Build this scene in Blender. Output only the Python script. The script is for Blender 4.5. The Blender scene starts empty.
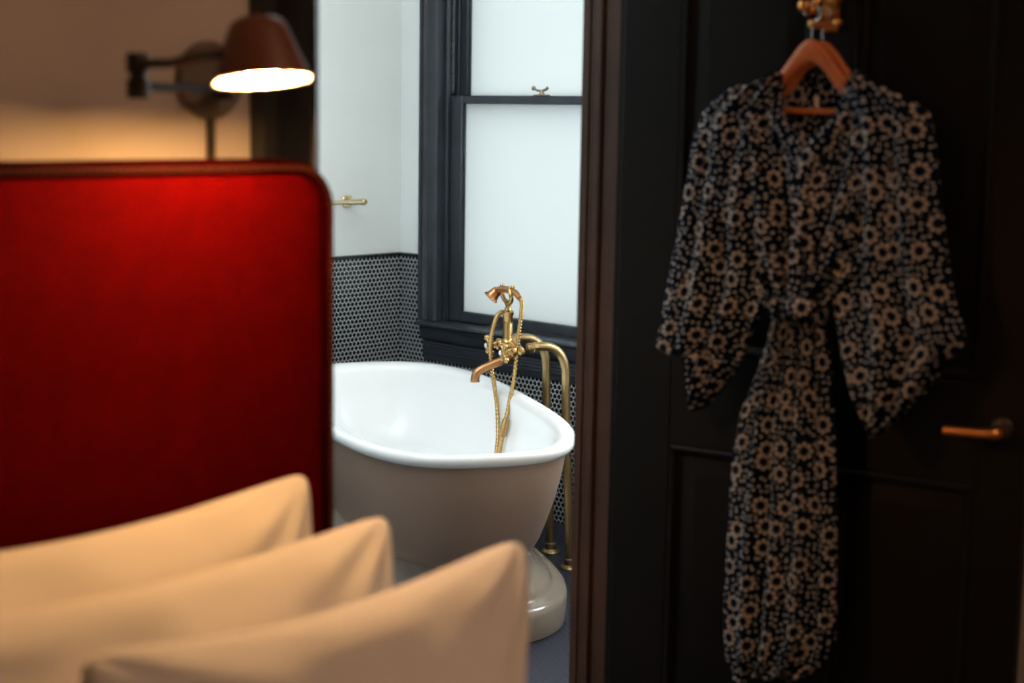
import bpy, math, random
import numpy as np
from mathutils import Vector, Matrix
random.seed(7)
PI = math.pi
scene = bpy.context.scene
COL = scene.collection

# ------------------------------------------------------------------ shapes
class MB:
    """collects vertices, faces and optional uv for ONE mesh object"""
    def __init__(s): s.v = []; s.f = []; s.uv = {}
    def add(s, vs, fs, uvs=None):
        n = len(s.v)
        s.v += [tuple(map(float, p)) for p in vs]
        for i, f in enumerate(fs):
            if uvs is not None: s.uv[len(s.f)] = [uvs[k] for k in f]
            s.f.append([k + n for k in f])
        return s
    def box(s, x0, x1, y0, y1, z0, z1, c=0.0):
        if x0 > x1: x0, x1 = x1, x0
        if y0 > y1: y0, y1 = y1, y0
        if z0 > z1: z0, z1 = z1, z0
        c = min(c, (x1-x0)*.45, (y1-y0)*.45, (z1-z0)*.45)
        if c <= 0:
            vs = [(x, y, z) for z in (z0, z1) for y in (y0, y1) for x in (x0, x1)]
            return s.add(vs, [(0,2,3,1),(4,5,7,6),(0,1,5,4),(2,6,7,3),(0,4,6,2),(1,3,7,5)])
        # chamfered box
        lo = (x0, y0, z0); hi = (x1, y1, z1)
        vs = []; idx = {}
        for sx in (0, 1):
            for sy in (0, 1):
                for sz in (0, 1):
                    sg = (sx, sy, sz)
                    for a in range(3):
                        p = []
                        for k in range(3):
                            e = hi[k] if sg[k] else lo[k]
                            if k != a: e += -c if sg[k] else c
                            p.append(e)
                        idx[(sg, a)] = len(vs); vs.append(p)
        fs = []
        for a in range(3):
            b, d = (a+1) % 3, (a+2) % 3
            for sa in (0, 1):
                q = []
                for sb, sd in ((0,0),(1,0),(1,1),(0,1)):
                    g = [0,0,0]; g[a] = sa; g[b] = sb; g[d] = sd
                    q.append(idx[(tuple(g), a)])
                fs.append(q if sa else q[::-1])
        for a in range(3):                       # edges along axis a
            b, d = (a+1) % 3, (a+2) % 3
            for sb in (0, 1):
                for sd in (0, 1):
                    g0 = [0,0,0]; g0[b] = sb; g0[d] = sd
                    g1 = list(g0); g1[a] = 1
                    q = [idx[(tuple(g0), b)], idx[(tuple(g1), b)], idx[(tuple(g1), d)], idx[(tuple(g0), d)]]
                    fs.append(q if (sb ^ sd) else q[::-1])
        for sx in (0, 1):
            for sy in (0, 1):
                for sz in (0, 1):
                    q = [idx[((sx,sy,sz), a)] for a in range(3)]
                    fs.append(q if (sx + sy + sz) % 2 else q[::-1])
        return s.add(vs, fs)
    def rings(s, rings, cap0=True, cap1=True, closed=True):
        """loft equal length rings of points"""
        n = len(rings[0]); vs = [p for r in rings for p in r]; fs = []
        m = n if closed else n - 1
        for i in range(len(rings) - 1):
            for j in range(m):
                k = (j + 1) % n
                fs.append((i*n+j, i*n+k, (i+1)*n+k, (i+1)*n+j))
        if cap0: fs.append(tuple(range(n))[::-1])
        if cap1: fs.append(tuple((len(rings)-1)*n + j for j in range(n)))
        return s.add(vs, fs)
    def tube(s, pts, rad, seg=14, smooth=0, caps=True):
        P = [Vector(p) for p in pts]
        R = [rad]*len(P) if not hasattr(rad, '__len__') else list(rad)
        if smooth:
            P, R = spline(P, R, smooth)
        rings = []; t0 = None; nrm = None
        for i, p in enumerate(P):
            t = (P[min(i+1, len(P)-1)] - P[max(i-1, 0)]).normalized()
            if nrm is None:
                a = Vector((0,0,1)) if abs(t.z) < .9 else Vector((1,0,0))
                nrm = (a - t*a.dot(t)).normalized()
            else:
                nrm = (nrm - t*nrm.dot(t)).normalized()
            b = t.cross(nrm)
            rings.append([p + (nrm*math.cos(2*PI*k/seg) + b*math.sin(2*PI*k/seg))*R[i] for k in range(seg)])
        return s.rings(rings, caps, caps)
    def lathe(s, prof, o=(0,0,0), ax=(0,0,1), seg=28, caps=True):
        """prof: (radius, height along ax)"""
        o = Vector(o); ax = Vector(ax).normalized()
        a = Vector((1,0,0)) if abs(ax.x) < .9 else Vector((0,1,0))
        e1 = (a - ax*a.dot(ax)).normalized(); e2 = ax.cross(e1)
        return s.rings([[o + ax*h + (e1*math.cos(2*PI*k/seg) + e2*math.sin(2*PI*k/seg))*max(r, 1e-5) for k in range(seg)] for r, h in prof], caps, caps)
    def ball(s, o, r, seg=16, sx=1, sy=1, sz=1):
        n = 10
        rg = []
        for i in range(n + 1):
            th = PI*i/n
            rg.append([(o[0] + sx*r*max(math.sin(th),1e-4)*math.cos(2*PI*k/seg), o[1] + sy*r*max(math.sin(th),1e-4)*math.sin(2*PI*k/seg), o[2] - sz*r*math.cos(th)) for k in range(seg)])
        return s.rings(rg)
    def sweep(s, prof, path, closed=False):
        """profile list of (a,b) carried along path of (origin, A, B): a*A + b*B"""
        rg = [[Vector(o) + Vector(A)*a + Vector(B)*b for a, b in prof] for o, A, B in path]
        return s.rings(rg, True, True)
    def build(s, name, m, parent=None, smooth=38, mirror=False):
        me = bpy.data.meshes.new(name); me.from_pydata(s.v, [], s.f)
        if s.uv:
            l = me.uv_layers.new(name='UVMap')
            for i, p in enumerate(me.polygons):
                if i in s.uv:
                    for k, li in enumerate(p.loop_indices): l.data[li].uv = s.uv[i][k]
        import bmesh
        bm = bmesh.new(); bm.from_mesh(me); bmesh.ops.recalc_face_normals(bm, faces=bm.faces); bm.to_mesh(me); bm.free()
        if smooth:
            me.shade_smooth(); me.set_sharp_from_angle(angle=math.radians(smooth))
        me.materials.append(m)
        o = bpy.data.objects.new(name, me); COL.objects.link(o)
        if parent is not None: o.parent = parent
        return o

def spline(P, R, k):
    """Catmull-Rom through P with k steps a span"""
    Q = []; S = []
    n = len(P)
    for i in range(n - 1):
        p0, p1, p2, p3 = P[max(i-1,0)], P[i], P[i+1], P[min(i+2,n-1)]
        for j in range(k):
            t = j/k
            Q.append(0.5*((2*p1) + (p2-p0)*t + (2*p0-5*p1+4*p2-p3)*t*t + (3*p1-p0-3*p2+p3)*t**3))
            S.append(R[i]*(1-t) + R[i+1]*t)
    Q.append(P[-1]); S.append(R[-1])
    return Q, S

def tag(o, label=None, cat=None, group=None, kind=None):
    if label: o['label'] = label
    if cat: o['category'] = cat
    if group: o['group'] = group
    if kind: o['kind'] = kind
    return o
def thing(name, loc=(0,0,0), rz=0, label=None, cat=None, group=None, kind=None):
    o = bpy.data.objects.new(name, None); COL.objects.link(o)
    o.empty_display_size = .1; o.location = loc; o.rotation_euler = (0, 0, rz)
    return tag(o, label, cat, group, kind)

# ------------------------------------------------------------------ materials
class NT:
    def __init__(s, name):
        s.m = bpy.data.materials.new(name); s.m.use_nodes = True
        s.n = s.m.node_tree.nodes; s.l = s.m.node_tree.links
        s.b = s.n['Principled BSDF']; s.out = s.n['Material Output']
    def new(s, t, **k):
        x = s.n.new(t)
        for a, v in k.items(): setattr(x, a, v)
        return x
    def link(s, a, b): s.l.new(a, b)
    def val(s, x, sock):
        if isinstance(x, (int, float)): sock.default_value = x
        elif isinstance(x, tuple): sock.default_value = x
        else: s.link(x, sock)
    def math(s, op, a, b=None, c=None):
        x = s.new('ShaderNodeMath', operation=op)
        s.val(a, x.inputs[0])
        if b is not None: s.val(b, x.inputs[1])
        if c is not None: s.val(c, x.inputs[2])
        return x.outputs[0]
    def vec(s, op, a, b=None):
        x = s.new('ShaderNodeVectorMath', operation=op)
        s.val(a, x.inputs[0])
        if b is not None: s.val(b, x.inputs[1])
        return x.outputs['Value'] if op in ('LENGTH', 'DISTANCE', 'DOT_PRODUCT') else x.outputs[0]
    def mix(s, f, a, b):
        x = s.new('ShaderNodeMix', data_type='RGBA')
        s.val(f, x.inputs[0]); s.val(a, x.inputs[6]); s.val(b, x.inputs[7])
        return x.outputs[2]
    def noise(s, scale, detail=3, co=None, rough=.55):
        x = s.new('ShaderNodeTexNoise'); x.inputs['Scale'].default_value = scale; x.inputs['Detail'].default_value = detail; x.inputs['Roughness'].default_value = rough
        if co is None: co = s.obj()
        s.link(co, x.inputs['Vector'])
        return x.outputs['Fac']
    def obj(s): return s.new('ShaderNodeTexCoord').outputs['Object']
    def bump(s, h, strength=.3, dist=.002):
        x = s.new('ShaderNodeBump'); x.inputs['Strength'].default_value = strength; x.inputs['Distance'].default_value = dist
        s.link(h, x.inputs['Height']); s.link(x.outputs[0], s.b.inputs['Normal'])
    def ramp(s, f, stops):
        x = s.new('ShaderNodeValToRGB'); s.link(f, x.inputs[0])
        e = x.color_ramp.elements
        while len(e) < len(stops): e.new(.5)
        for i, (p, c) in enumerate(stops): e[i].position = p; e[i].color = c
        return x.outputs[0]
def rgb(r, g, b): return (r, g, b, 1.0)

def plain(name, col, rough=.5, metal=0, nscale=0, namt=.12, bump=0, bscale=60, coat=0, spec=.5, sheen=0, bdist=.002):
    t = NT(name); b = t.b
    b.inputs['Roughness'].default_value = rough; b.inputs['Metallic'].default_value = metal
    b.inputs['Coat Weight'].default_value = coat; b.inputs['Specular IOR Level'].default_value = spec
    if sheen:
        b.inputs['Sheen Weight'].default_value = sheen; b.inputs['Sheen Roughness'].default_value = .4
        b.inputs['Sheen Tint'].default_value = rgb(*[min(1, c*1.6+.02) for c in col])
    c0 = rgb(*col)
    if nscale:
        lo = rgb(*[c*(1-namt) for c in col]); hi = rgb(*[min(1, c*(1+namt)) for c in col])
        t.link(t.ramp(t.noise(nscale), [(.3, lo), (.7, hi)]), b.inputs['Base Color'])
    else: b.inputs['Base Color'].default_value = c0
    if bump: t.bump(t.noise(bscale, 4), bump, bdist)
    return t.m

def tile_mat(name, au, av, pitch, rad, tile, grout, rough=.25):
    """penny rounds: two interleaved lattices of discs in the plane of the object axes au, av"""
    t = NT(name); co = t.obj()
    sep = t.new('ShaderNodeSeparateXYZ'); t.link(co, sep.inputs[0])
    u, v = sep.outputs['XYZ'.index(au)], sep.outputs['XYZ'.index(av)]
    w, h = pitch, pitch*math.sqrt(3)
    def lat(ou, ov):
        a = t.math('WRAP', t.math('ADD', u, ou), w/2, -w/2)
        b = t.math('WRAP', t.math('ADD', v, ov), h/2, -h/2)
        return t.math('SQRT', t.math('ADD', t.math('MULTIPLY', a, a), t.math('MULTIPLY', b, b)))
    d = t.math('MINIMUM', lat(0, 0), lat(w/2, h/2))
    mr = t.new('ShaderNodeMapRange', interpolation_type='SMOOTHSTEP'); t.link(d, mr.inputs[0])
    mr.inputs[1].default_value = rad*.94; mr.inputs[2].default_value = rad*1.06; mr.inputs[3].default_value = 1; mr.inputs[4].default_value = 0
    k = mr.outputs[0]
    nz = t.noise(30, 2)
    tc = t.mix(nz, rgb(*[c*.6 for c in tile]), rgb(*[c*1.4 for c in tile]))
    t.link(t.mix(k, rgb(*grout), tc), t.b.inputs['Base Color'])
    t.link(t.math('MULTIPLY_ADD', k, rough-.8, .8), t.b.inputs['Roughness'])
    t.bump(k, .5, .0012)
    return t.m

M = {}
M['plaster'] = plain('cream_plaster', (.70,.62,.55), .75, nscale=3, namt=.05, bump=.12, bscale=25)
M['bath_plaster'] = plain('white_plaster', (.79,.83,.83), .7, nscale=2.5, namt=.03, bump=.1, bscale=20)
M['ceiling'] = plain('ceiling_white', (.75,.73,.70), .8)
M['bedroom_floor'] = plain('dark_wood_floor', (.06,.035,.022), .45, nscale=6, namt=.3)
M['black_trim'] = plain('black_painted_trim', (.016,.017,.018), .38, nscale=9, namt=.2, bump=.06, bscale=14)
M['bath_trim'] = plain('slate_painted_trim', (.026,.032,.042), .42, nscale=9, namt=.2, bump=.08, bscale=14)
M['jamb'] = plain('brown_black_paint', (.054,.025,.0155), .55, spec=.25, nscale=7, namt=.2, bump=.06, bscale=14)
M['door'] = plain('dark_brown_paint', (.0045,.0035,.003), .55, spec=.14, nscale=7, namt=.2, bump=.08, bscale=16)
M['tile_left'] = tile_mat('black_penny_tile', 'X', 'Z', .0203, .0090, (.010,.012,.016), (.52,.54,.55))
M['tile_far'] = tile_mat('black_penny_tile_far', 'Y', 'Z', .0203, .0090, (.010,.012,.016), (.52,.54,.55))
M['tile_floor'] = tile_mat('blue_black_floor_tile', 'X', 'Y', .0225, .0097, (.016,.017,.036), (.032,.033,.052), .4)
M['tile_cap'] = plain('black_glazed_cap', (.012,.014,.017), .25)
M['enamel'] = plain('white_enamel', (.86,.87,.88), .2, coat=.1)
M['taupe'] = plain('taupe_gloss_paint', (.33,.225,.170), .30, nscale=3, namt=.05)
M['plinth'] = plain('taupe_plinth_paint', (.30,.245,.195), .10, nscale=3, namt=.05)
M['brass'] = plain('aged_brass', (.50,.33,.135), .26, 1, nscale=20, namt=.18)
M['brass_pipe'] = plain('brushed_brass_pipe', (.42,.30,.15), .32, 1, nscale=16, namt=.15)
M['copper'] = plain('copper_brass', (.50,.25,.11), .28, 1, nscale=16, namt=.15)
M['porcelain'] = plain('white_porcelain', (.85,.83,.78), .15)
M['bar_brass'] = plain('pale_polished_brass', (.75,.60,.36), .22, 1)
M['dark_metal'] = plain('dark_bronze_metal', (.055,.045,.038), .42, .7, nscale=12, namt=.2)
M['plate_metal'] = plain('bronze_backplate', (.20,.175,.14), .6, .0, nscale=12, namt=.15)
M['shade'] = plain('brown_lamp_shade', (.20,.066,.030), .42, .0, nscale=10, namt=.12)
M['shade_inside'] = plain('white_shade_lining', (.85,.80,.72), .5)
M['red'] = plain('red_velvet', (.082,.0002,.0003), .9, nscale=18, namt=.12, bump=.15, bscale=220, spec=.03, bdist=.001)
M['red_border'] = plain('red_leather_border', (.022,.0008,.0005), .8, nscale=24, namt=.2, bump=.2, bscale=120, spec=.0)
M['stitch'] = plain('tan_stitching', (.085,.02,.010), .7)
M['sheet'] = plain('white_cotton', (.82,.79,.74), .85, nscale=5, namt=.03, bump=.10, bscale=9, spec=.2, bdist=.006)
M['mattress'] = plain('mattress_cloth', (.7,.67,.62), .85, bump=.1, bscale=60)
M['hanger_wood'] = plain('orange_hanger_wood', (.50,.13,.036), .45, nscale=14, namt=.2)
M['wire'] = plain('steel_wire', (.5,.47,.43), .3, 1)
M['hook_brass'] = plain('warm_brass_hook', (.66,.30,.085), .30, 1)
M['lever'] = plain('copper_lever', (.72,.30,.10), .30, 1)
M['cloth_label'] = plain('cream_label', (.62,.50,.32), .8)
M['chain'] = plain('sash_chain_metal', (.22,.23,.24), .4, .8, nscale=80, namt=.5)
M['lock_metal'] = plain('aged_lock_metal', (.33,.27,.20), .3, 1)
M['skirting'] = plain('skirting_paint', (.02,.019,.018), .45)

def emit(name, col, s):
    t = NT(name)
    t.b.inputs['Base Color'].default_value = rgb(*col)
    t.b.inputs['Emission Color'].default_value = rgb(*col); t.b.inputs['Emission Strength'].default_value = s
    return t.m
M['bulb'] = emit('glowing_bulb', (1.0,.52,.18), 700)

def glass_mat():
    t = NT('frosted_glass')
    tr = t.new('ShaderNodeBsdfTranslucent'); tr.inputs[0].default_value = rgb(.95,.985,.985)
    gl = t.new('ShaderNodeBsdfGlossy'); gl.inputs['Roughness'].default_value = .35; gl.inputs[0].default_value = rgb(.9,.95,.95)
    mx = t.new('ShaderNodeMixShader'); mx.inputs[0].default_value = .05
    t.link(tr.outputs[0], mx.inputs[1]); t.link(gl.outputs[0], mx.inputs[2]); t.link(mx.outputs[0], t.out.inputs[0])
    return t.m
M['glass'] = glass_mat()

def robe_mat():
    t = NT('navy_floral_cotton')
    uv = t.new('ShaderNodeTexCoord').outputs['UV']
    wob = t.new('ShaderNodeTexNoise'); wob.inputs['Scale'].default_value = 9; t.link(uv, wob.inputs['Vector'])
    wv = t.vec('SCALE', t.vec('SUBTRACT', wob.outputs['Color'], (.5,.5,.5)))
    wv.node.inputs['Scale'].default_value = .006
    p = t.vec('ADD', uv, wv)
    def flower(scale, rnd, r0, thick, petals, off):
        q = t.vec('ADD', p, (off, off*1.7, 0))
        vo = t.new('ShaderNodeTexVoronoi', voronoi_dimensions='2D'); vo.inputs['Scale'].default_value = scale; vo.inputs['Randomness'].default_value = rnd
        t.link(q, vo.inputs['Vector'])
        d = t.vec('SUBTRACT', q, vo.outputs['Position'])
        r = t.vec('LENGTH', t.vec('MULTIPLY', d, (1,1,0)))
        sp = t.new('ShaderNodeSeparateXYZ'); t.link(d, sp.inputs[0])
        ang = t.math('ARCTAN2', sp.outputs[1], sp.outputs[0])
        # petals: the ring is broken into blobs
        c = t.math('COSINE', t.math('MULTIPLY', ang, petals))
        lim = t.math('MULTIPLY_ADD', c, thick*.50, thick*.52)
        ring = t.math('LESS_THAN', t.math('ABSOLUTE', t.math('SUBTRACT', r, r0)), lim)
        return ring, r
    f1, r1 = flower(18.5, .8, .0134, .0046, 8, 0)
    dots = t.new('ShaderNodeTexVoronoi', voronoi_dimensions='2D'); dots.inputs['Scale'].default_value = 78; dots.inputs['Randomness'].default_value = .7
    t.link(p, dots.inputs['Vector'])
    dm = t.math('MULTIPLY', t.math('LESS_THAN', dots.outputs['Distance'], .215), t.math('GREATER_THAN', r1, .0215))
    cm = t.math('MAXIMUM', f1, dm)
    cr = t.noise(60, 2, uv)
    pale = t.mix(cr, rgb(.29,.25,.23), rgb(.55,.485,.45))
    dark = t.mix(t.noise(25, 2, uv), rgb(.002,.0035,.008), rgb(.004,.008,.020))
    pale2 = t.mix(t.math('MULTIPLY', dm, .45), pale, rgb(.30,.38,.46))
    t.link(t.mix(cm, dark, pale2), t.b.inputs['Base Color'])
    t.b.inputs['Roughness'].default_value = .9; t.b.inputs['Specular IOR Level'].default_value = .04
    t.bump(t.noise(700, 2, uv), .1, .0005)
    return t.m
M['robe'] = robe_mat()

# ------------------------------------------------------------------ the setting
XW, YL, YB, YB2 = 4.25, 4.643, 2.18, 2.28      # window wall, left bath wall, bed wall (both faces)
OX0, OX1, OZ = 1.784, 2.63, 2.22               # doorway
ROOM_H = 2.85
def struct(name, mb, m, parent=None, smooth=38):
    o = mb.build(name, m, parent, smooth)
    if parent is None: o['kind'] = 'structure'
    return o
struct('wall_back', MB().box(-1.6, OX0-.012, YB, YB2, 0, ROOM_H).box(OX1+.012, XW, YB, YB2, 0, ROOM_H).box(OX0-.012, OX1+.012, YB, YB2, OZ+.012, ROOM_H), M['plaster'], smooth=0)
struct('wall_front', MB().box(-1.6, 3.7, -2.3, -2.2, 0, ROOM_H), M['plaster'], smooth=0)
struct('wall_side', MB().box(-1.7, -1.6, -2.3, YB2, 0, ROOM_H), M['plaster'], smooth=0)
struct('wall_right', MB().box(3.7, 3.8, -2.3, YB, 0, ROOM_H), M['plaster'], smooth=0)
struct('floor', MB().box(-1.7, 3.8, -2.3, YB, -.1, 0), M['bedroom_floor'], smooth=0)
struct('ceiling', MB().box(-1.7, XW+.3, -2.3, YL+.1, ROOM_H, ROOM_H+.1), M['ceiling'], smooth=0)
struct('floor_bathroom', MB().box(.9, XW+.05, YB, YL+.1, -.1, 0), M['tile_floor'], smooth=0)
struct('wall_left', MB().box(.8, XW+.3, YL, YL+.1, 0, ROOM_H), M['bath_plaster'], smooth=0)
struct('wall_near', MB().box(.8, .9, YB2, YL, 0, ROOM_H), M['bath_plaster'], smooth=0)
# window wall with its opening, plus one added for the unseen side fill
WY0, WY1, WZ0, WZ1 = 3.02, 4.422, .672, 2.42
struct('wall_far', MB().box(XW, XW+.26, YB, 2.38, 0, ROOM_H).box(XW, XW+.26, 2.38, 2.86, 0, .85).box(XW, XW+.26, 2.38, 2.86, 2.35, ROOM_H).box(XW, XW+.26, 2.86, WY0, 0, ROOM_H).box(XW, XW+.26, WY1, YL+.1, 0, ROOM_H).box(XW, XW+.26, WY0, WY1, 0, WZ0).box(XW, XW+.26, WY0, WY1, WZ1, ROOM_H), M['bath_plaster'], smooth=0)
# tiled dado, its black cap
TZ = .935
struct('wall_left_tile', MB().box(.9, XW, YL-.008, YL, 0, TZ), M['tile_left'], smooth=0)
struct('wall_far_tile', MB().box(XW-.008, XW, 4.497, YL-.008, 0, TZ).box(XW-.008, XW, YB2, 4.497, 0, .56), M['tile_far'], smooth=0)
struct('trim_1', MB().box(.9, XW-.014, YL-.014, YL, TZ, TZ+.014, .004).box(XW-.014, XW, 4.50, YL, TZ, TZ+.014, .004), M['tile_cap'])

# casings: a stepped profile swept up the opening
def casing(mb, x0, x1, y, out, z0, z1, flip=False):
    """moulded board on a wall of constant y; out = -1 towards -y; x0 is the opening side"""
    w = x1 - x0
    prof = [(0,0),(0,.018),(.10,.024),(.14,.018),(.22,.018),(.62,.022),(.70,.030),(.80,.034),(.90,.030),(.93,.040),(1,.040),(1,0)]
    rg = []
    for z in (z0, z1):
        rg.append([(x0 + a*w, y + out*b, z) for a, b in prof])
    mb.rings(rg)
def casing_x(mb, y0, y1, x, out, z0, z1):
    w = y1 - y0
    prof = [(0,0),(0,.020),(.16,.026),(.22,.018),(.30,.018),(.62,.020),(.66,.026),(.78,.034),(.88,.030),(.92,.040),(1,.040),(1,0)]
    mb.rings([[(x + out*b, y0 + a*w, z) for a, b in prof] for z in (z0, z1)])
mb = MB(); casing(mb, OX0, OX0-.138, YB, -1, 0, OZ+.138); struct('trim_2', mb, M['black_trim'])
mb = MB(); casing(mb, OX1, OX1+.138, YB, -1, 0, OZ+.138); struct('trim_3', mb, M['door'])  # darker door paint puts the shade of the hinge gap into the colour
mb = MB().box(OX0, OX1, YB-.03, YB, OZ, OZ+.138, .006); struct('trim_4', mb, M['black_trim'])
# door lining, both jambs with stop bead
mb = MB().box(OX1, OX1+.012, YB-.002, YB2+.004, 0, OZ).box(OX1-.010, OX1, 2.222, 2.240, 0, OZ, .004).box(OX1-.004, OX1, 2.262, YB2+.004, 0, OZ, .0015)
struct('trim_5', mb, M['jamb'])
mb = MB().box(OX0-.012, OX0, YB-.002, YB2+.004, 0, OZ).box(OX0, OX0+.010, 2.222, 2.240, 0, OZ, .004).box(OX0, OX1, YB, YB2, OZ, OZ+.012)
struct('trim_6', mb, M['black_trim'])
struct('trim_7', MB().box(OX1-.012, OX1+.10, YB2+.004, YB2+.022, 0, .13, .004), M['black_trim'])
struct('baseboard_back', MB().box(-1.6, OX0-.14, YB-.016, YB, 0, .16, .005), M['skirting'])

# ------------------------------------------------------------------ window_1: sash window with casing, stool and apron
win = thing('window_1', (XW, 0, 0), kind='structure')
mb = MB(); casing_x(mb, WY1-.010, WY1+.076, 0, -1, WZ0+.02, WZ1+.13); mb.build('casing', M['bath_trim'], win)
mb = MB(); casing_x(mb, WY0+.010, WY0-.110, 0, -1, WZ0+.02, WZ1+.13); mb.build('casing', M['bath_trim'], win)
MB().box(-.034, 0, WY0, WY1, WZ1, WZ1+.13, .008).build('head_casing', M['bath_trim'], win)
# stool with a rounded nose, apron with reeded board under it
prof = [(.10,.0),(-.045,.0),(-.055,.004),(-.058,.011),(-.055,.018),(-.045,.022),(.10,.022)]
MB().rings([[(a, y, WZ0-.004+b) for a, b in prof] for y in (WY0-.12, WY1+.070)]).build('stool', M['bath_trim'], win)
ap = [(0,.533),(-.014,.533),(-.016,.556)]
z = .556
for k in range(4):
    ap += [(-.0175, z+.001), (-.019, z+.006), (-.0175, z+.011), (-.0155, z+.012)]; z += .012
ap += [(-.016, z+.004), (-.030, z+.016), (-.036, z+.03), (-.036, WZ0-.004), (0, WZ0-.004)]
MB().rings([[(a, y, b) for a, b in ap] for y in (WY0-.115, WY1+.066)]).build('apron', M['bath_trim'], win, smooth=25)
# box frame lining and beads
MB().box(0, .25, WY1-.012, WY1, WZ0, WZ1).box(0, .25, WY0, WY0+.012, WZ0, WZ1).box(0, .25, WY0, WY1, WZ1-.012, WZ1).box(.09, .25, WY0, WY1, WZ0-.02, WZ0+.018).build('jamb_lining', M['bath_trim'], win, smooth=0)
MB().box(.012, .030, WY1-.030, WY1-.012, WZ0, WZ1, .004).box(.012, .030, WY0+.012, WY0+.030, WZ0, WZ1, .004).box(.074, .084, WY1-.028, WY1-.012, WZ0, WZ1, .002).box(.074, .084, WY0+.012, WY0+.028, WZ0, WZ1, .002).build('stop_bead', M['bath_trim'], win)
SY0, SY1 = WY0+.014, WY1-.014
def sash(name, x, z0, z1, bot, top, st):
    mb = MB()
    mb.box(x, x+.040, SY1-st, SY1, z0, z1, .004).box(x, x+.040, SY0, SY0+st, z0, z1, .004)
    mb.box(x+.001, x+.039, SY0+st, SY1-st, z0, z0+bot, .004).box(x+.001, x+.039, SY0+st, SY1-st, z1-top, z1, .004)
    for (ya, yb) in ((SY1-st-.006, SY1-st), (SY0+st, SY0+st+.006)): mb.box(x+.012, x+.026, ya, yb, z0+bot, z1-top, .003)
    o = mb.build(name, M['bath_trim'], win)
    MB().box(x+.017, x+.022, SY0+st-.01, SY1-st+.01, z0+bot-.01, z1-top+.01).build('pane', M['glass'], o, smooth=0)
    return o
ls = sash('lower_sash', .032, .694, 1.573, .041, .031, .077)
us = sash('upper_sash', .086, 1.540, WZ1-.014, .033, .06, .048)
# sash chain in the left track above the lower sash
mb = MB()
z = 1.58
while z < WZ1-.05:
    mb.box(.046, .060, WY1-.020, WY1-.013, z, z+.007, .002); mb.box(.050, .056, WY1-.0225, WY1-.0125, z+.006, z+.012, .001); z += .011
mb.build('sash_chain', M['chain'], win)
# sash fastener on the meeting rail
fy = 3.932
fk = MB().box(.036, .066, fy-.030, fy+.030, 1.573, 1.578, .002).lathe([(.010,0),(.010,.006),(.007,.010),(.007,.018),(.0,.019)], (.050, fy, 1.577))
fk.tube([(.050, fy, 1.592), (.046, fy+.02, 1.593), (.044, fy+.032, 1.600)], [.004,.0045,.004], 10, 4)
fk.ball((.044, fy+.036, 1.601), .0085).tube([(.050, fy, 1.592), (.052, fy-.018, 1.596), (.052, fy-.026, 1.604)], [.004,.005,.006], 10, 4)
fk.build('sash_fastener', M['lock_metal'], win)

# ------------------------------------------------------------------ towel bar
tb = thing('towel_bar', (3.965, YL, 1.160), label='slim brass towel bar on the white wall above black penny tiles', cat='towel bar')
for k in range(2):
    x = 0 if k == 0 else -.60
    b = MB().box(x-.022, x+.022, -.009, 0, -.022, .022, .003).lathe([(.008,0),(.008,.05)], (x,-.009,0), (0,-1,0), 16)
    b.build('bracket', M['bar_brass'], tb)
MB().lathe([(.0085,0),(.0085,.012),(.0076,.016),(.0080,.60),(.0105,.612),(.0115,.684)], (-.658,-.062,0), (1,0,0), 18).build('rail', M['bar_brass'], tb)
MB().lathe([(.0115,0),(.0135,.002),(.0135,.016),(.011,.020),(0,.0205)], (.024,-.062,0), (1,0,0), 18).build('end_cap', M['bar_brass'], tb)

# ------------------------------------------------------------------ bathtub on its plinth
TC = (3.33, 3.545); TA = math.atan2(.875, .485)
tub = thing('bathtub', (TC[0], TC[1], 0), TA, 'freestanding oval bathtub, white inside and taupe outside, on a stepped plinth', 'bathtub')
def oval(a, b, z, ex=2.8, n=96):
    r = []
    for k in range(n):
        t = 2*PI*k/n; c, s = math.cos(t), math.sin(t)
        r.append((a*math.copysign(abs(c)**(2/ex), c), b*math.copysign(abs(s)**(2/ex), s), z))
    return r
MB().rings([oval(a, b, z) for z, a, b in ((.255,.675,.258),(.27,.693,.271),(.30,.714,.285),(.36,.744,.303),(.43,.774,.322),(.50,.792,.338),(.575,.798,.352))], False, False).build('shell', M['taupe'], tub, 60)
rim = [(.795,.352,.570),(.806,.357,.566),(.818,.366,.570),(.825,.372,.580),(.826,.373,.589),(.822,.370,.597),(.812,.364,.601),(.798,.355,.601),(.778,.338,.598),(.764,.325,.590),(.757,.318,.574),(.752,.318,.52),(.728,.300,.44),(.698,.282,.38),(.655,.260,.328),(.60,.230,.300),(.50,.18,.286),(.36,.12,.280),(.15,.05,.277),(.02,.01,.276)]
MB().rings([oval(a, b, z) for a, b, z in rim], False, True).build('basin', M['enamel'], tub, 60)
pl = [(.640,.390,0),(.652,.402,.004),(.656,.405,.02),(.656,.405,.075),(.653,.402,.088),(.645,.394,.097),(.632,.380,.101),(.618,.366,.103),(.612,.358,.109),(.609,.354,.120),(.602,.346,.131),(.592,.328,.145),(.588,.306,.172),(.600,.287,.202),(.624,.274,.230),(.648,.264,.252),(.670,.256,.264)]
MB().rings([oval(a, b, z) for a, b, z in pl], True, True).build('plinth', M['plinth'], tub, 50)
MB().lathe([(.032,0),(.032,.004),(.02,.006),(.0,.006)], (.1,0,.275)).build('drain', M['brass'], tub)

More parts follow.
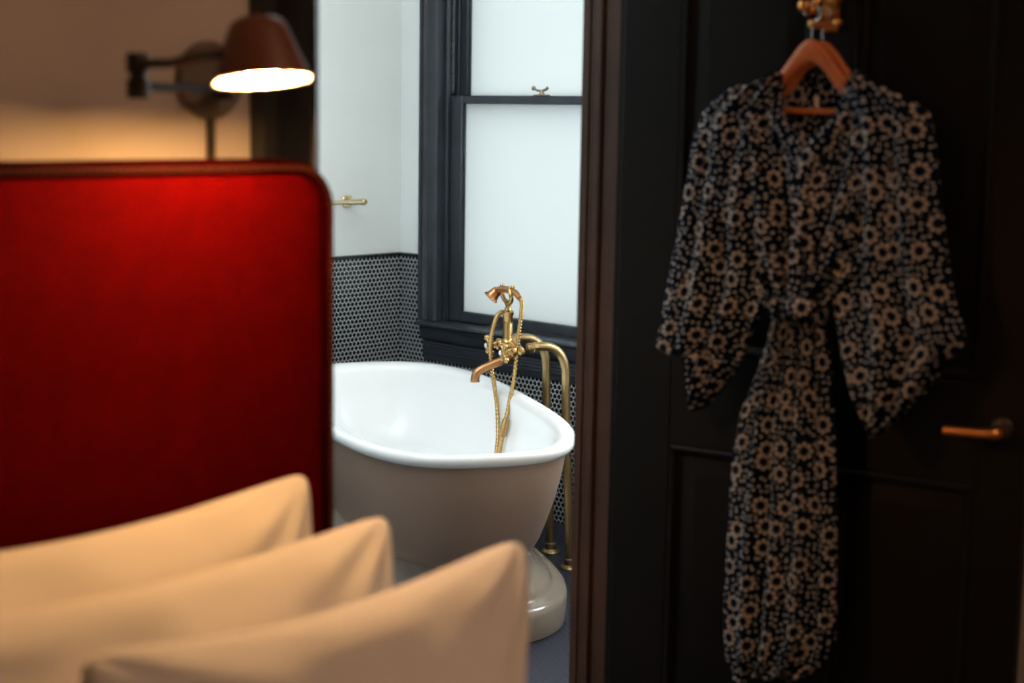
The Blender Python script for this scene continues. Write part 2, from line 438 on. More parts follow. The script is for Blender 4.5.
# ------------------------------------------------------------------ floor standing tap
tap = thing('bath_tap', (TC[0], TC[1], 0), TA, 'aged brass freestanding bath mixer tap with hand shower and hose beside the tub', 'tap')
def T(l, n, z): return (l, -n, z)       # l along the tub, n towards the window
for l in (.25, .05):
    mb = MB().tube([T(l,.535,.004), T(l,.527,.2), T(l,.513,.45), T(l,.508,.62), T(l,.504,.685), T(l,.486,.728), T(l,.458,.750), T(l,.42,.757), T(l,.372,.752)], .0145, 18, 6)
    mb.lathe([(.034,0),(.034,.006),(.028,.012),(.019,.016),(.0185,.035),(.0145,.038)], T(l,.535,0))
    mb.build('standpipe', M['brass_pipe'], tap)
    mb = MB().lathe([(.0145,-.008),(.0175,-.006),(.0175,.006),(.0145,.008)], T(l,.400,.7552), (0,1,0), 8)
    mb.lathe([(.0155,0),(.0155,.005)], T(l,.378,.753), (0,1,0), 18)
    mb.build('coupling', M['brass'], tap, 25)
# mixer body: horizontal bar with end unions, bulbous middle
mb = MB().lathe([(.008,-.106),(.0125,-.103),(.014,-.090),(.016,-.078),(.014,-.06),(.017,-.04),(.026,-.022),(.028,0),(.026,.022),(.017,.04),(.014,.06),(.016,.078),(.014,.090),(.0125,.103),(.008,.106)], T(.15,.352,.742), (1,0,0))
mb.ball(T(.15,.352,.742), .029)
mb.build('mixer_body', M['brass'], tap)
# cross handles with porcelain index
for l in (.232, .068):
    d = Vector((0, 1, -.10)).normalized()        # local +y is -n
    o = Vector(T(l,.338,.742))
    mb = MB().lathe([(.016,0),(.0185,.004),(.0185,.014),(.012,.018),(.010,.028),(.014,.031),(.014,.044),(.010,.048)], o, d, 20)
    hub = o + d*.040
    e1 = Vector((1,0,0)); e2 = d.cross(e1)
    hs = mb.build('valve', M['brass'], tap)
    hm = MB()
    for k in range(4):
        a = PI/4 + k*PI/2
        r = e1*math.cos(a) + e2*math.sin(a)
        hm.tube([hub, hub + r*.018, hub + r*.026], [.0065,.0052,.006], 10)
        q = hub + r*.032
        hm.ball(q, .0098, 12)
    hm.lathe([(.011,-.004),(.012,0),(.011,.010),(.008,.012)], hub, d, 16)
    h = hm.build('cross_handle', M['brass'], hs)
    MB().lathe([(.0085,0),(.0085,.002),(.006,.004),(0,.0042)], hub + d*.012, d, 16).build('index_button', M['porcelain'], h)
# spout
MB().tube([T(.15,.350,.728), T(.15,.345,.712), T(.15,.318,.698), T(.15,.280,.684), T(.15,.250,.672), T(.15,.232,.659), T(.15,.226,.643), T(.15,.226,.630)], [.017,.0165,.0145,.0135,.0135,.014,.0145,.0155], 18, 5).build('spout', M['copper'], tap)
MB().lathe([(.0215,0),(.0215,.010),(.018,.014),(.0165,.022),(.0165,.070),(.0155,.074),(.0165,.078),(.0165,.096),(.0195,.100),(.0195,.110),(.013,.114),(.011,.122)], T(.15,.336,.752)).build('riser', M['brass'], tap)
# outlet elbow, fork cradle
mb = MB().lathe([(.0085,.118),(.0085,.128),(.0115,.131),(.0115,.137),(.0075,.140)], T(.15,.336,.752))
for s in (-1, 1):
    mb.tube([T(.15,.336,.890), T(.15+s*.034,.334,.897), T(.15+s*.052,.330,.915), T(.15+s*.046,.328,.929), T(.15+s*.038,.328,.940)], [.008,.008,.0075,.007,.006], 10, 5)
    mb.ball(T(.15+s*.039,.328,.943), .007, 12)
mb.build('cradle', M['brass'], tap)
# hand shower lying in the cradle
hd = MB().tube([T(.058,.344,.916), T(.085,.341,.929), T(.12,.336,.933), T(.15,.331,.933), T(.19,.324,.930), T(.222,.317,.923)], [.0085,.0105,.011,.0125,.0115,.0105], 16, 5)
hs = hd.build('hand_shower', M['copper'], tap)
ax = Vector(T(.35,-.62,-.30)) ; ax = Vector((.25, .60, -.75)).normalized()
MB().lathe([(.008,-.018),(.014,-.016),(.018,-.006),(.019,.004),(.021,.012),(.026,.018),(.028,.021),(.026,.023),(.0,.021)], T(.228,.314,.914), ax, 24).build('shower_head', M['copper'], hs)
MB().lathe([(.005,-.004),(.006,0),(.007,.006),(.004,.011)], T(.108,.338,.941), (0,0,1), 12).build('finial', M['brass'], hs)
MB().lathe([(.005,-.004),(.006,0),(.007,.006),(.004,.011)], T(.185,.325,.939), (0,0,1), 12).build('finial', M['brass'], hs)
# ribbed hose in one long loop
hp = [T(.15,.330,.852), T(.158,.318,.858), T(.166,.305,.846), T(.172,.294,.812), T(.174,.284,.752), T(.170,.288,.680), T(.164,.297,.610), T(.155,.305,.540), T(.105,.294,.458), T(.070,.278,.395), T(.050,.268,.360), T(.034,.268,.364), T(.030,.276,.415), T(.040,.292,.480), T(.062,.316,.562), T(.074,.336,.645), T(.07,.343,.730), T(.064,.347,.800), T(.058,.352,.865), T(.054,.353,.900), T(.057,.345,.916)]
P, R = spline([Vector(p) for p in hp], [.0072]*len(hp), 26)
R = [.0074 + (.0008 if i % 4 < 2 else -.0007) for i in range(len(P))]
MB().tube(P, R, 12).build('hose', M['brass'], tap, 70)
MB().tube([T(.038,.289,.468), T(.043,.296,.495), T(.050,.304,.520)], [.0125,.0135,.0115], 14, 4).build('hose_coupling', M['brass'], tap)

# ------------------------------------------------------------------ door_1, opened against the camera side, with lever and hook
DA = math.atan2(-.98, .199)
DO = (2.609, 2.15, 0)
door = thing('door_1', DO, DA, kind='structure')
DW, DH, DT = .885, 2.18, .044
def db(name, x0, x1, z0, z1, c=.0015): return MB().box(x0, x1, 0, DT, z0, z1, c).build(name, M['door'], door)
db('stile', 0, .133, .008, DH); db('stile', .795, DW, .008, DH)
for (z0, z1) in ((.008,.20), (.806,1.004), (2.05,DH)): db('rail', .133, .795, z0, z1)
db('muntin', .425, .505, .20, .806); db('muntin', .425, .505, 1.004, 2.05)
for (x0, x1) in ((.133,.425), (.505,.795)):
    for (z0, z1) in ((.20,.806), (1.004,2.05)):
        pr = [(0,.001),(.004,.001),(.008,-.003),(.014,-.002),(.018,.006),(.026,.013),(.030,.013)]
        rg = [[(x0+i, d, z0+i), (x1-i, d, z0+i), (x1-i, d, z1-i), (x0+i, d, z1-i)] for i, d in pr]
        pm = MB().rings([[p for p in r] for r in rg], False, False)
        pm.rings([[(x0+i, d, z0+i), (x1-i, d, z0+i), (x1-i, d, z1-i), (x0+i, d, z1-i)] for i, d in ((.028,.013),(.060,.006),(.062,.006))], False, True)
        pm.box(x0+.001, x1-.001, .016, .030, z0+.001, z1-.001)
        pm.build('panel', M['door'], door, 20)
# lever handle
lv = MB().lathe([(.010,.008),(.010,.046)], (.838, 0, .921), (0,-1,0), 26)
lv.tube([(.838,-.046,.921), (.838,-.050,.9205), (.826,-.054,.920), (.80,-.055,.919), (.742,-.055,.917)], [.0115,.0115,.0108,.0098,.0098], 16, 5)
lv = lv.build('handle', M['lever'], door)
MB().lathe([(.022,0),(.022,.005),(.019,.008),(.011,.009)], (.838, 0, .921), (0,-1,0), 30).build('rosette', M['dark_metal'], lv)
# robe hook: backplate, two arms with balls, and a cross bar that carries the hangers
hk = MB().box(.440, .476, -.006, 0, 1.672, 1.790, .003)
hk.tube([(.458,-.004,1.758), (.458,-.030,1.752), (.452,-.052,1.735), (.440,-.066,1.708), (.434,-.074,1.714)], [.011,.010,.009,.008,.008], 12, 5)
hk.ball((.433,-.078,1.718), .014)
hk.tube([(.458,-.004,1.700), (.462,-.034,1.690), (.468,-.060,1.684), (.470,-.070,1.683)], [.011,.010,.009,.009], 12, 5)
hk.tube([(.452,-.078,1.684), (.500,-.078,1.685)], .0085, 14).ball((.451,-.078,1.684), .0098).ball((.501,-.078,1.685), .0098)
hk.tube([(.458,-.004,1.758), (.470,-.030,1.752), (.482,-.056,1.735), (.492,-.074,1.716), (.496,-.080,1.726)], [.010,.009,.008,.008,.008], 12, 5).ball((.496,-.082,1.730), .014)
hk.build('hook', M['hook_brass'], door)

# ------------------------------------------------------------------ hangers and robe (door coordinates)
def hanger(x, y, z, label, yaw):
    r = thing('clothes_hanger', Matrix.Translation(DO) @ Matrix.Rotation(DA, 4, 'Z') @ Vector((x, y, z)), DA + yaw, label, 'hanger', 'wooden hangers on the door hook')
    up = []; n = 24
    mb = MB(); rg = []
    for i in range(-n, n+1):
        t = i/n; a = abs(t)
        px = t*.175
        top = -.064*(1 - math.exp(-(a/.31)**2.2)) - .064*a**1.3
        th = .044 - .018*a + (.006*(a-.8)/.2 if a > .8 else 0)
        zc = top; w = .009*(1 if a < .95 else .7)
        py = .02*a*a
        rg.append([(px, py-w, zc-.006), (px, py-w*.6, zc), (px, py+w*.6, zc), (px, py+w, zc-.006), (px, py+w, zc-th+.006), (px, py+w*.6, zc-th), (px, py-w*.6, zc-th), (px, py-w, zc-th+.006)])
    mb.rings(rg); mb.build('shoulder', M['hanger_wood'], r, 50)
    MB().tube([(-.155,.012,-.138), (.155,.012,-.138)], .0062, 12).build('trouser_bar', M['hanger_wood'], r)
    MB().tube([(0,0,-.012), (0,0,.018), (.002,0,.030), (.013,0,.040), (.014,0,.054), (.002,0,.064), (-.012,0,.058), (-.017,0,.046)], .0017, 8, 6).build('wire_hook', M['wire'], r)
    return r
hanger(.453, -.085, 1.655, 'orange wooden hanger inside the robe collar, in front', 0)
hanger(.464, -.058, 1.653, 'second wooden hanger peeking out behind the front one', .05)

# cloth pieces: rows of (z, left, right), front sheet with folds and a back sheet, joined at the border
def interp(rows, z):
    rows = sorted(rows)
    zs = [r[0] for r in rows]
    return float(np.interp(z, zs, [r[1] for r in rows])), float(np.interp(z, zs, [r[2] for r in rows]))
def cloth(rows, y0, bulge, folds, nu=44, nz=110, thick=.014, uvw=None, uvo=(0,0), rot=0, edge=.0, depth_fn=None, extra=None):
    mb = MB()
    zt = max(r[0] for r in rows); zb = min(r[0] for r in rows)
    rz = [r[0] for r in rows]
    zs = sorted(set([round(zt - (zt-zb)*i/nz, 5) for i in range(nz+1)] + rz), reverse=True)
    F = []; B = []; UV = []
    for z in zs:
        a, b = interp(rows, z)
        hgt = (zt - z)/(zt - zb)
        rf, rb, ru = [], [], []
        for j in range(nu+1):
            u = j/nu; e = 2*u - 1
            s = a + (b-a)*u
            round_ = math.sqrt(max(0, 1 - abs(e)**2.4))
            d = y0 - bulge*round_
            for (n, amp, ph, g0, g1, dr) in folds:
                g = g0 + (g1-g0)*hgt
                w = math.sin(2*PI*(n*u + dr*hgt) + ph)
                w = math.copysign(abs(w)**.8, w)
                d -= amp*g*w*(.25 + .75*round_)
            d -= .004*math.sin(37*s + 11*z)*round_
            if depth_fn: d += depth_fn(s, z, u)
            ss = s + .004*math.sin(9*z + 3*u + uvo[0]*7)*(1 if 0 < j < nu else .6)
            rf.append((ss, d, z)); rb.append((ss, y0 + thick*round_*.6 + (0 if 0 < j < nu else 0), z))
            wu = (uvw if uvw else (b-a)*1.12)
            U, V = (u-.5)*wu, z
            c, sn = math.cos(rot), math.sin(rot)
            ru.append((uvo[0] + U*c - V*sn, uvo[1] + U*sn + V*c))
        F.append(rf); B.append(rb); UV.append(ru)
    n1 = nu + 1; R = len(zs)
    vs = [p for r in F for p in r] + [p for r in B for p in r]; uv = [p for r in UV for p in r]*2
    K = R*n1; fs = []
    for i in range(R-1):
        for j in range(nu):
            q = (i*n1+j, i*n1+j+1, (i+1)*n1+j+1, (i+1)*n1+j)
            fs.append(q); fs.append(tuple(K+k for k in q[::-1]))
        for j in (0, nu):
            fs.append((i*n1+j, (i+1)*n1+j, K+(i+1)*n1+j, K+i*n1+j))
    for i in (0, R-1):
        for j in range(nu):
            fs.append((i*n1+j, i*n1+j+1, K+i*n1+j+1, K+i*n1+j))
    mb.add(vs, fs, uv)
    return mb
robe = thing('robe', DO, DA, 'navy cotton robe with cream flower rings, hanging from the hook on the dark door', 'robe')
back = [(1.572,.392,.545),(1.55,.36,.575),(1.50,.31,.63),(1.40,.30,.64),(1.25,.36,.60)]
cloth(back, -.052, .010, [(3,.003,0,1,1,0)], 24, 40, .01, None, (3.3,.2)).build('back_panel', M['robe'], robe, 60)
lf = [(1.590,.378,.400),(1.575,.345,.402),(1.561,.315,.403),(1.535,.262,.404),(1.515,.238,.408),(1.50,.238,.418),(1.485,.238,.440),(1.465,.239,.462),(1.44,.240,.470),(1.36,.262,.474),(1.28,.30,.478),(1.21,.338,.482),(1.165,.378,.486),(1.128,.408,.490)]
cloth(lf, -.094, .022, [(2.3,.012,.4,.4,1.5,.2),(6,.006,1,.3,1.6,.3)], 36, 90, .02, None, (.1,.03)).build('left_front', M['robe'], robe, 60)
rf = [(1.588,.536,.556),(1.575,.532,.582),(1.561,.530,.612),(1.535,.524,.662),(1.515,.517,.690),(1.50,.506,.690),(1.485,.486,.690),(1.465,.468,.690),(1.44,.462,.690),(1.36,.456,.665),(1.28,.446,.63),(1.21,.436,.582),(1.165,.430,.535),(1.128,.424,.512)]
cloth(rf, -.098, .024, [(2.6,.013,.9,.4,1.5,-.2),(6,.006,.3,.3,1.6,-.3)], 36, 90, .02, None, (.9,.41)).build('right_front', M['robe'], robe, 60)
# collar bands down both edges of the neck
def band(pts, w, th, uvo):
    mb = MB(); P, _ = spline([Vector(p) for p in pts], [0]*len(pts), 10)
    vs = []; uv = []; fs = []
    acc = 0
    for i, p in enumerate(P):
        t = (P[min(i+1,len(P)-1)] - P[max(i-1,0)]).normalized()
        sd = Vector((0,-1,0)).cross(t).normalized()
        if i: acc += (p - P[i-1]).length
        for k in range(7):
            e = k/6*2 - 1
            vs.append(p + sd*(e*w/2) + Vector((0, -th*math.sqrt(max(0,1-e*e)), 0))); uv.append((uvo + e*w*.5, acc))
        vs.append(p + sd*w/2 + Vector((0,.006,0))); uv.append((uvo, acc)); vs.append(p - sd*w/2 + Vector((0,.006,0))); uv.append((uvo, acc))
    for i in range(len(P)-1):
        for k in range(9):
            k2 = (k+1) % 9
            fs.append((i*9+k, i*9+k2, (i+1)*9+k2, (i+1)*9+k))
    fs.append(tuple(range(9))); fs.append(tuple((len(P)-1)*9+k for k in range(9)))
    return mb.add(vs, fs, uv)
band([(.390,-.075,1.588),(.389,-.100,1.548),(.394,-.112,1.512),(.412,-.117,1.480),(.442,-.120,1.448),(.460,-.121,1.40),(.470,-.118,1.30),(.474,-.116,1.15)], .030, .005, 5.2).build('collar', M['robe'], robe, 60)
band([(.546,-.078,1.586),(.541,-.102,1.548),(.533,-.116,1.512),(.512,-.122,1.480),(.482,-.126,1.448),(.464,-.127,1.40),(.458,-.126,1.30),(.452,-.128,1.15)], .030, .005, 6.1).build('collar', M['robe'], robe, 60)
band([(.390,-.066,1.586),(.420,-.050,1.578),(.468,-.046,1.572),(.516,-.050,1.578),(.546,-.068,1.585)], .030, .005, 7.3).build('collar', M['robe'], robe, 60)
MB().box(.434, .466, -.0675, -.0655, 1.524, 1.546, .0008).build('label_tag', M['cloth_label'], robe)
sk = [(1.150,.408,.508),(1.12,.405,.512),(1.08,.392,.516),(1.04,.380,.522),(1.0,.366,.530),(.95,.348,.534),(.915,.335,.537),(.83,.322,.542),(.718,.322,.548),(.6,.322,.552),(.50,.318,.557),(.455,.318,.557),(.44,.319,.548),(.41,.321,.536),(.395,.323,.524),(.383,.327,.506),(.374,.333,.486)]
cloth(sk, -.088, .030, [(4.5,.0085,.6,.8,1.1,.06),(9,.0035,1.7,1.2,.5,-.1),(2,.006,0,.3,1,0)], 60, 150, .025, .27, (1.7,.9)).build('skirt', M['robe'], robe, 60)
band([(.398,-.108,1.128),(.42,-.132,1.134),(.458,-.146,1.138),(.495,-.136,1.132),(.516,-.108,1.126)], .042, .006, 8.4).build('belt', M['robe'], robe, 60)
band([(.405,-.140,1.140),(.415,-.150,1.152),(.425,-.148,1.140),(.418,-.146,1.124)], .020, .007, 8.9).build('belt_knot', M['robe'], robe, 60)
band([(.349,-.070,.46),(.349,-.072,.40),(.347,-.070,.35),(.346,-.070,.318)], .030, .003, 9.4).build('belt_end', M['robe'], robe, 60)
ll = [(1.566,.305,.40),(1.54,.265,.40),(1.513,.232,.40),(1.47,.215,.40),(1.437,.207,.395),(1.355,.195,.39),(1.281,.184,.385),(1.211,.170,.384),(1.165,.163,.386),(1.144,.160,.384),(1.08,.152,.356),(1.049,.148,.340),(1.032,.146,.333),(1.020,.160,.329),(1.012,.206,.326),(.99,.210,.312),(.96,.212,.292),(.933,.215,.270),(.915,.222,.254),(.906,.234,.244)]
def lcrease(s, z, u):
    return .022*max(0, min(1, (1.075-z)/.05))*max(0, min(1, (s-.195)/.02)) + .010*math.exp(-((s-.285-.25*(1.3-z))/.018)**2)
cloth(ll, -.090, .034, [(3,.011,.2,.5,1.3,.15),(6,.004,1,.3,1.3,.2)], 44, 130, .02, None, (2.2,1.6), .10, depth_fn=lcrease).build('left_sleeve', M['robe'], robe, 60)
rl = [(1.566,.53,.60),(1.54,.53,.655),(1.519,.53,.690),(1.48,.53,.702),(1.431,.53,.712),(1.32,.526,.731),(1.25,.520,.745),(1.191,.516,.757),(1.15,.521,.770),(1.115,.529,.783),(1.099,.533,.786),(1.085,.537,.778),(1.07,.541,.766),(1.028,.553,.738),(.987,.567,.712),(.95,.588,.676),(.918,.610,.646),(.904,.622,.632)]
cloth(rl, -.094, .036, [(2.6,.013,1.8,.5,1.2,-.12),(6,.004,0,.3,1.2,.1)], 44, 130, .02, None, (4.1,2.3), -.12).build('right_sleeve', M['robe'], robe, 60)

# ------------------------------------------------------------------ bed: headboard, frame, mattress
bed = thing('bed', (.905, 1.05, 0), 0, 'bed with a tall rounded red velvet headboard under the lit wall lamp', 'bed')
def B(x, y, z): return (x-.905, y-1.05, z)
HX0, HX1, HZ = .06, 1.738, 1.421
def outline(i, r=.085, n=12):
    """headboard outline inset by i, from lower left round to lower right"""
    x0, x1, z = HX0+i, HX1-i, HZ-i; r = max(.004, r-i)
    pts = [(x0, .10)]
    for k in range(n+1):
        a = PI - PI/2*k/n; pts.append((x0 + r + r*math.cos(a), z - r + r*math.sin(a)))
    for k in range(n+1):
        a = PI/2 - PI/2*k/n; pts.append((x1 - r + r*math.cos(a), z - r + r*math.sin(a)))
    pts.append((x1, .10))
    return pts
YH = 2.062
core = MB().rings([[B(x, y, z) for x, z in outline(i)] for i, y in ((.004,YB-.020),(.0,YB-.024),(.0,YH+.020),(.004,YH+.016))], True, True)
hb = core.build('headboard', M['red_border'], bed, 50)
# border: rolled welt round the edge, then a cushioned velvet panel inside it
MB().rings([[B(x, y, z) for x, z in outline(i)] for i, y in ((.001,YH+.020),(.0015,YH+.008),(.005,YH+.001),(.012,YH-.001),(.019,YH+.001),(.023,YH+.007),(.024,YH+.020))], False, False).build('border', M['red_border'], hb, 60)
MB().rings([[B(x, y, z) for x, z in outline(i)] for i, y in ((.024,YH+.020),(.0245,YH+.009),(.029,YH+.003),(.040,YH-.001),(.07,YH-.004),(.16,YH-.006),(.30,YH-.007))], False, True).build('velvet_panel', M['red'], hb, 60)
mb = MB()
op, _ = spline([Vector((x, 0, z)) for x, z in outline(.012)], [0]*28, 1)
pts = [Vector((x, 0, z)) for x, z in outline(.012)]
acc = 0; nxt = .0
for a, b in zip(pts[:-1], pts[1:]):
    L = (b-a).length
    while nxt <= acc + L:
        p = a + (b-a)*((nxt-acc)/L); t = (b-a).normalized(); n = Vector((-t.z, 0, t.x))
        if p.z > .75:
            for s in (-1, 1):
                q0 = p - t*.0032 - n*.0042*s; q1 = p + t*.0032 + n*.0042*s
                mb.tube([B(q0.x, YH-.0005, q0.z), B(p.x, YH-.0022, p.z), B(q1.x, YH-.0005, q1.z)], .0012, 5)
        nxt += .0125
    acc += L
mb.build('stitching', M['stitch'], hb, 60)
MB().box(*[-.80,.80], *[-1.06,.99], .13, .28, .012).build('side_rail', M['red_border'], bed)
for x in (-.74, .74):
    for y in (-1.0, .90):
        MB().lathe([(.020,0),(.024,.01),(.032,.13)], (x, y, 0)).build('leg', M['dark_metal'], bed)
def cushion_box(x0, x1, y0, y1, z0, z1, r, n=6):
    """box with rounded plan corners and rolled edges"""
    mb = MB(); rg = []
    def ring(i, z):
        pts = []
        for cx, cy, a0 in ((x1-r, y1-r, 0), (x0+r, y1-r, PI/2), (x0+r, y0+r, PI), (x1-r, y0+r, 3*PI/2)):
            for k in range(n+1):
                a = a0 + PI/2*k/n
                pts.append((cx + (r-i)*math.cos(a), cy + (r-i)*math.sin(a), z))
        return pts
    e = min(.04, (z1-z0)*.3)
    for k in range(6):
        a = PI/2*k/5; rg.append(ring(e*(1-math.sin(a)), z0 + e*(1-math.cos(a))))
    for k in range(6):
        a = PI/2*k/5; rg.append(ring(e*(1-math.cos(a)), z1 - e + e*math.sin(a)))
    return mb.rings(rg)
cushion_box(-.80, .80, -1.05, .985, .26, .46, .08).build('mattress', M['mattress'], bed, 50)
cushion_box(-.815, .815, -1.07, .985, .40, .505, .08).build('bedspread', M['sheet'], bed, 50)

# ------------------------------------------------------------------ pillows
def pillow(cx, cy, z0, w, h, t, tilt, yaw, seed, label, lean=0, ear=.05, sag=.02, rnd_=15):
    r = thing('pillow', (cx, cy, z0), yaw, label, 'pillow', 'pillows leaning on the headboard')
    rnd = random.Random(seed)
    ph = [rnd.uniform(0, 6.28) for _ in range(8)]
    n = 56; m = 40
    front, backv = [], []
    ct, st_ = math.cos(tilt), math.sin(tilt)
    def shape(a, b, sd):
        fa, fb = 1 - abs(a)**2.2, 1 - abs(b)**2.2
        th = t/2*(max(0, fa)**.40)*(max(0, fb)**.42)
        L = (abs(a)**rnd_ + abs(b)**rnd_)**(1/rnd_)/max(abs(a), abs(b), 1e-6) if max(abs(a), abs(b)) > .01 else 1.0      # rounded corners
        a, b = a/L, b/L
        x = w/2*a*(1 - ear*(1 - b*b)*abs(a)**3)
        z = h/2*b*(1 - ear*1.5*(1 - a*a)*abs(b)**3)
        if b > 0: z -= sag*(1 - a*a)*b
        # corners are drawn out a little
        cpk = (abs(a)*abs(b))**6
        x -= .010*cpk*math.copysign(1, a); z -= .009*cpk*math.copysign(1, b)
        # wrinkles running from the corners towards the middle
        wr = 0
        for k, (sa, sb) in enumerate(((1,1),(-1,1),(1,-1),(-1,-1))):
            da, dbb = (sa - a)*w/2, (sb - b)*h/2
            rr = math.hypot(da, dbb); an = math.atan2(abs(dbb), abs(da) + 1e-6)
            wr += .010*math.sin(an*13 + ph[k])*math.exp(-((rr-.13)/.10)**2)
        wr += .004*math.sin(9*a + 5*b + ph[4]) + .003*math.sin(4*a - 11*b + ph[5]) + .0025*math.sin(19*a+3*b+ph[6])
        y = sd*(th + wr*(max(0, fa*fb))**.5)
        zz = z + h/2
        # tilt about the bottom edge: the top goes back (+y)
        return (x + lean*zz, y*ct + zz*st_, -y*st_*1.0 + zz*ct)
    grid = {}
    vs, fs = [], []
    for sd in (-1, 1):
        for i in range(n+1):
            for j in range(m+1):
                a = math.sin(PI/2*(2*i/n - 1)); b = math.sin(PI/2*(2*j/m - 1))
                border = i in (0, n) or j in (0, m)
                if border and sd == 1: grid[(1,i,j)] = grid[(-1,i,j)]; continue
                grid[(sd,i,j)] = len(vs); vs.append(shape(a, b, sd))
        for i in range(n):
            for j in range(m):
                q = (grid[(sd,i,j)], grid[(sd,i+1,j)], grid[(sd,i+1,j+1)], grid[(sd,i,j+1)])
                fs.append(q if sd == -1 else q[::-1])
    MB().add(vs, fs).build('pillowcase', M['sheet'], r, 0).data.shade_smooth()
    return r
pillow(1.062, 1.800, .505, .87, .450, .19, .30, .0, 3, 'white pillow propped against the red headboard, behind the other two', .17, .05, .022, 26)
pillow(1.064, 1.600, .505, .87, .420, .18, .34, .0, 5, 'white pillow in the middle, leaning between the back and front pillows', .18, .05, .014, 26)
pillow(1.173, 1.415, .505, .75, .410, .20, .22, .0, 11, 'white front pillow, nearest the foot of the bed, with a creased corner', .21, .10, .012, 14)

# ------------------------------------------------------------------ wall lamp
lamp = thing('wall_lamp', (1.558, YB, 1.550), 0, 'lit brown swing-arm reading lamp on the cream wall above the headboard', 'lamp')
MB().lathe([(.062,0),(.064,.004),(.064,.012),(.060,.017),(.0,.018)], (0,0,0), (0,-1,0), 40).build('backplate', M['plate_metal'], lamp)
MB().tube([(0,-.010,-.060), (0,-.010,-.60)], .0075, 12).build('cord_cover', M['dark_metal'], lamp)
EL = (-.222, -.135, 0)
mb = MB().lathe([(.013,-.016),(.016,-.014),(.016,.014),(.013,.016)], (0,-.05,-.016)).lathe([(.012,0),(.012,.05)], (0,-.010,-.016), (0,-1,0))
mb.tube([(0,-.05,-.016), (EL[0], EL[1], -.016)], .0075, 12)
mb.build('arm', M['dark_metal'], lamp)
MB().lathe([(.014,-.034),(.017,-.030),(.017,-.006),(.012,-.003),(.012,.003),(.017,.006),(.017,.030),(.014,.034)], EL).build('elbow', M['dark_metal'], lamp)
SO = Vector((-.138, -.330, -.006)); SAX = Vector((.01, .155, .97)).normalized()   # shade opening centre, axis to the crown
crown = SO + SAX*.104
mb = MB().tube([(EL[0], EL[1], .018), (-.216,-.215,.018), SO + SAX*.034 + Vector((-.082,.03,0)), SO + SAX*.038 + Vector((-.052,.02,0))], .0075, 12)
mb.build('arm', M['dark_metal'], lamp)
LS = .87
sp = [(.0805,0),(.0815,.003),(.078,.012),(.0705,.032),(.062,.056),(.0535,.078),(.047,.093),(.039,.102),(.022,.107),(.0005,.108)]
si = [(.0005,.104),(.020,.103),(.036,.099),(.0445,.091),(.051,.077),(.0595,.055),(.068,.031),(.0755,.012),(.0790,.002)]
MB().lathe([(a*LS, b*LS) for a, b in sp], SO, SAX, 44, False).build('shade', M['shade'], lamp, 60)
MB().lathe([(a*LS, b*LS) for a, b in si + [(.0805,0)]], SO, SAX, 44, False).build('shade_lining', M['shade_inside'], lamp, 60)
MB().lathe([(.016,.086),(.017,.044),(.015,.036),(.0,.036)], SO, SAX, 20).build('bulb_socket', M['dark_metal'], lamp)
q = SO + SAX*.021
MB().ball(q, .026, 20).build('bulb', M['bulb'], lamp, 0).data.shade_smooth()

# ------------------------------------------------------------------ light
w = bpy.data.worlds.new('World'); scene.world = w; w.use_nodes = True
nt = w.node_tree; bg = nt.nodes['Background']
tc = nt.nodes.new('ShaderNodeTexCoord'); sx = nt.nodes.new('ShaderNodeSeparateXYZ'); rp = nt.nodes.new('ShaderNodeValToRGB')
nt.links.new(tc.outputs['Generated'], sx.inputs[0])
mr = nt.nodes.new('ShaderNodeMapRange'); mr.inputs[1].default_value = -1; mr.inputs[2].default_value = 1
nt.links.new(sx.outputs[2], mr.inputs[0]); nt.links.new(mr.outputs[0], rp.inputs[0])
e = rp.color_ramp.elements
e[0].position = .40; e[0].color = rgb(.66,.72,.72); e[1].position = .62; e[1].color = rgb(.94,1.0,1.0)
nt.links.new(rp.outputs[0], bg.inputs[0]); bg.inputs[1].default_value = 1.2

def area(name, loc, rot, sx_, sy_, energy, col):
    l = bpy.data.lights.new(name, 'AREA'); l.shape = 'RECTANGLE'; l.size = sx_; l.size_y = sy_; l.energy = energy; l.color = col
    o = bpy.data.objects.new(name, l); o.location = loc; o.rotation_euler = rot; COL.objects.link(o); return o
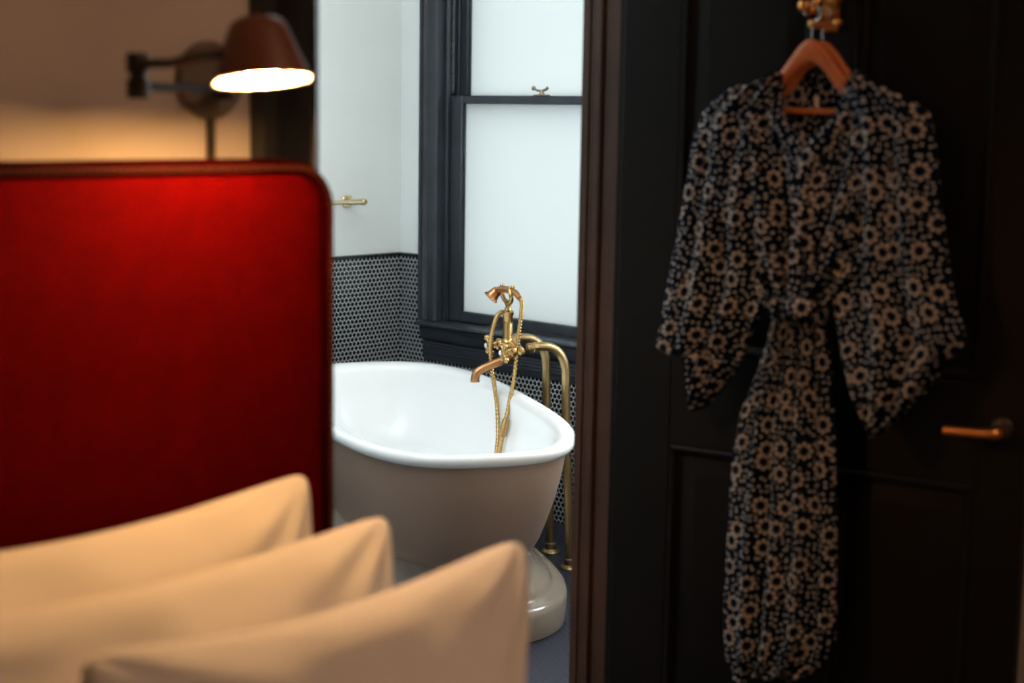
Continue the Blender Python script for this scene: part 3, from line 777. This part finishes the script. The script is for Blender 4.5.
# added fill panel under the bathroom ceiling, out of view, to brighten the room
area('bathroom_top_fill', (2.1, 3.4, ROOM_H-.02), (0,0,0), 2.0, 1.3, 35, (.89,.97,.99))
fill_frame = thing('fill_opening', (XW, 0, 0), kind='structure')  # added opening and frame, out of view, holding a fill light
MB().box(-.025, .03, 2.31, 2.385, .80, 2.42, .006).box(-.025, .03, 2.855, 2.92, .80, 2.42, .006).box(-.025, .03, 2.385, 2.855, 2.345, 2.42, .006).box(-.05, .03, 2.31, 2.92, .80, .855, .006).build('casing', M['bath_trim'], fill_frame)
area('bathroom_side_fill', (XW+.12, 2.62, 1.6), (0, PI/2, .0), 1.48, .47, 40, (.87,.97,1.0))  # added fill light in that opening, to brighten the left bathroom wall
# added soft warm fill above the bedroom, out of view, lifting the walls
area('bedroom_fill', (1.85, .1, ROOM_H-.02), (0,0,0), .6, .6, 15, (1.0,.60,.38))

# ------------------------------------------------------------------ camera
f, roll = 1560.0, .016
pitch = math.atan(226/f)
v = Vector((.687,.727)).normalized()
F = Vector((v.y, v.x, 0)); Rr = Vector((v.x, -v.y, 0)); Z = Vector((0,0,1))
fw = F*math.cos(pitch) - Z*math.sin(pitch); up0 = F*math.sin(pitch) + Z*math.cos(pitch)
rt = Rr*math.cos(roll) + up0*math.sin(roll); up = up0*math.cos(roll) - Rr*math.sin(roll)
cam = bpy.data.cameras.new('camera'); co = bpy.data.objects.new('camera', cam); COL.objects.link(co)
m = Matrix((rt, up, -fw)).transposed().to_4x4(); m.translation = Vector((0, 0, 1.5))
co.matrix_world = m
cam.sensor_width = 36; cam.lens = 36*f/1024; cam.clip_start = .05
cam.dof.use_dof = True; cam.dof.focus_distance = 4.85; cam.dof.aperture_fstop = 2.1
scene.camera = co
vs = scene.view_settings
scene.display_settings.display_device = 'sRGB'
vs.view_transform = 'Standard'; vs.look = 'None'; vs.exposure = 0; vs.gamma = 1; vs.use_curve_mapping = False
scene.cycles.use_denoising = True
scene.cycles.max_bounces = 10; scene.cycles.diffuse_bounces = 6; scene.cycles.sample_clamp_indirect = 8
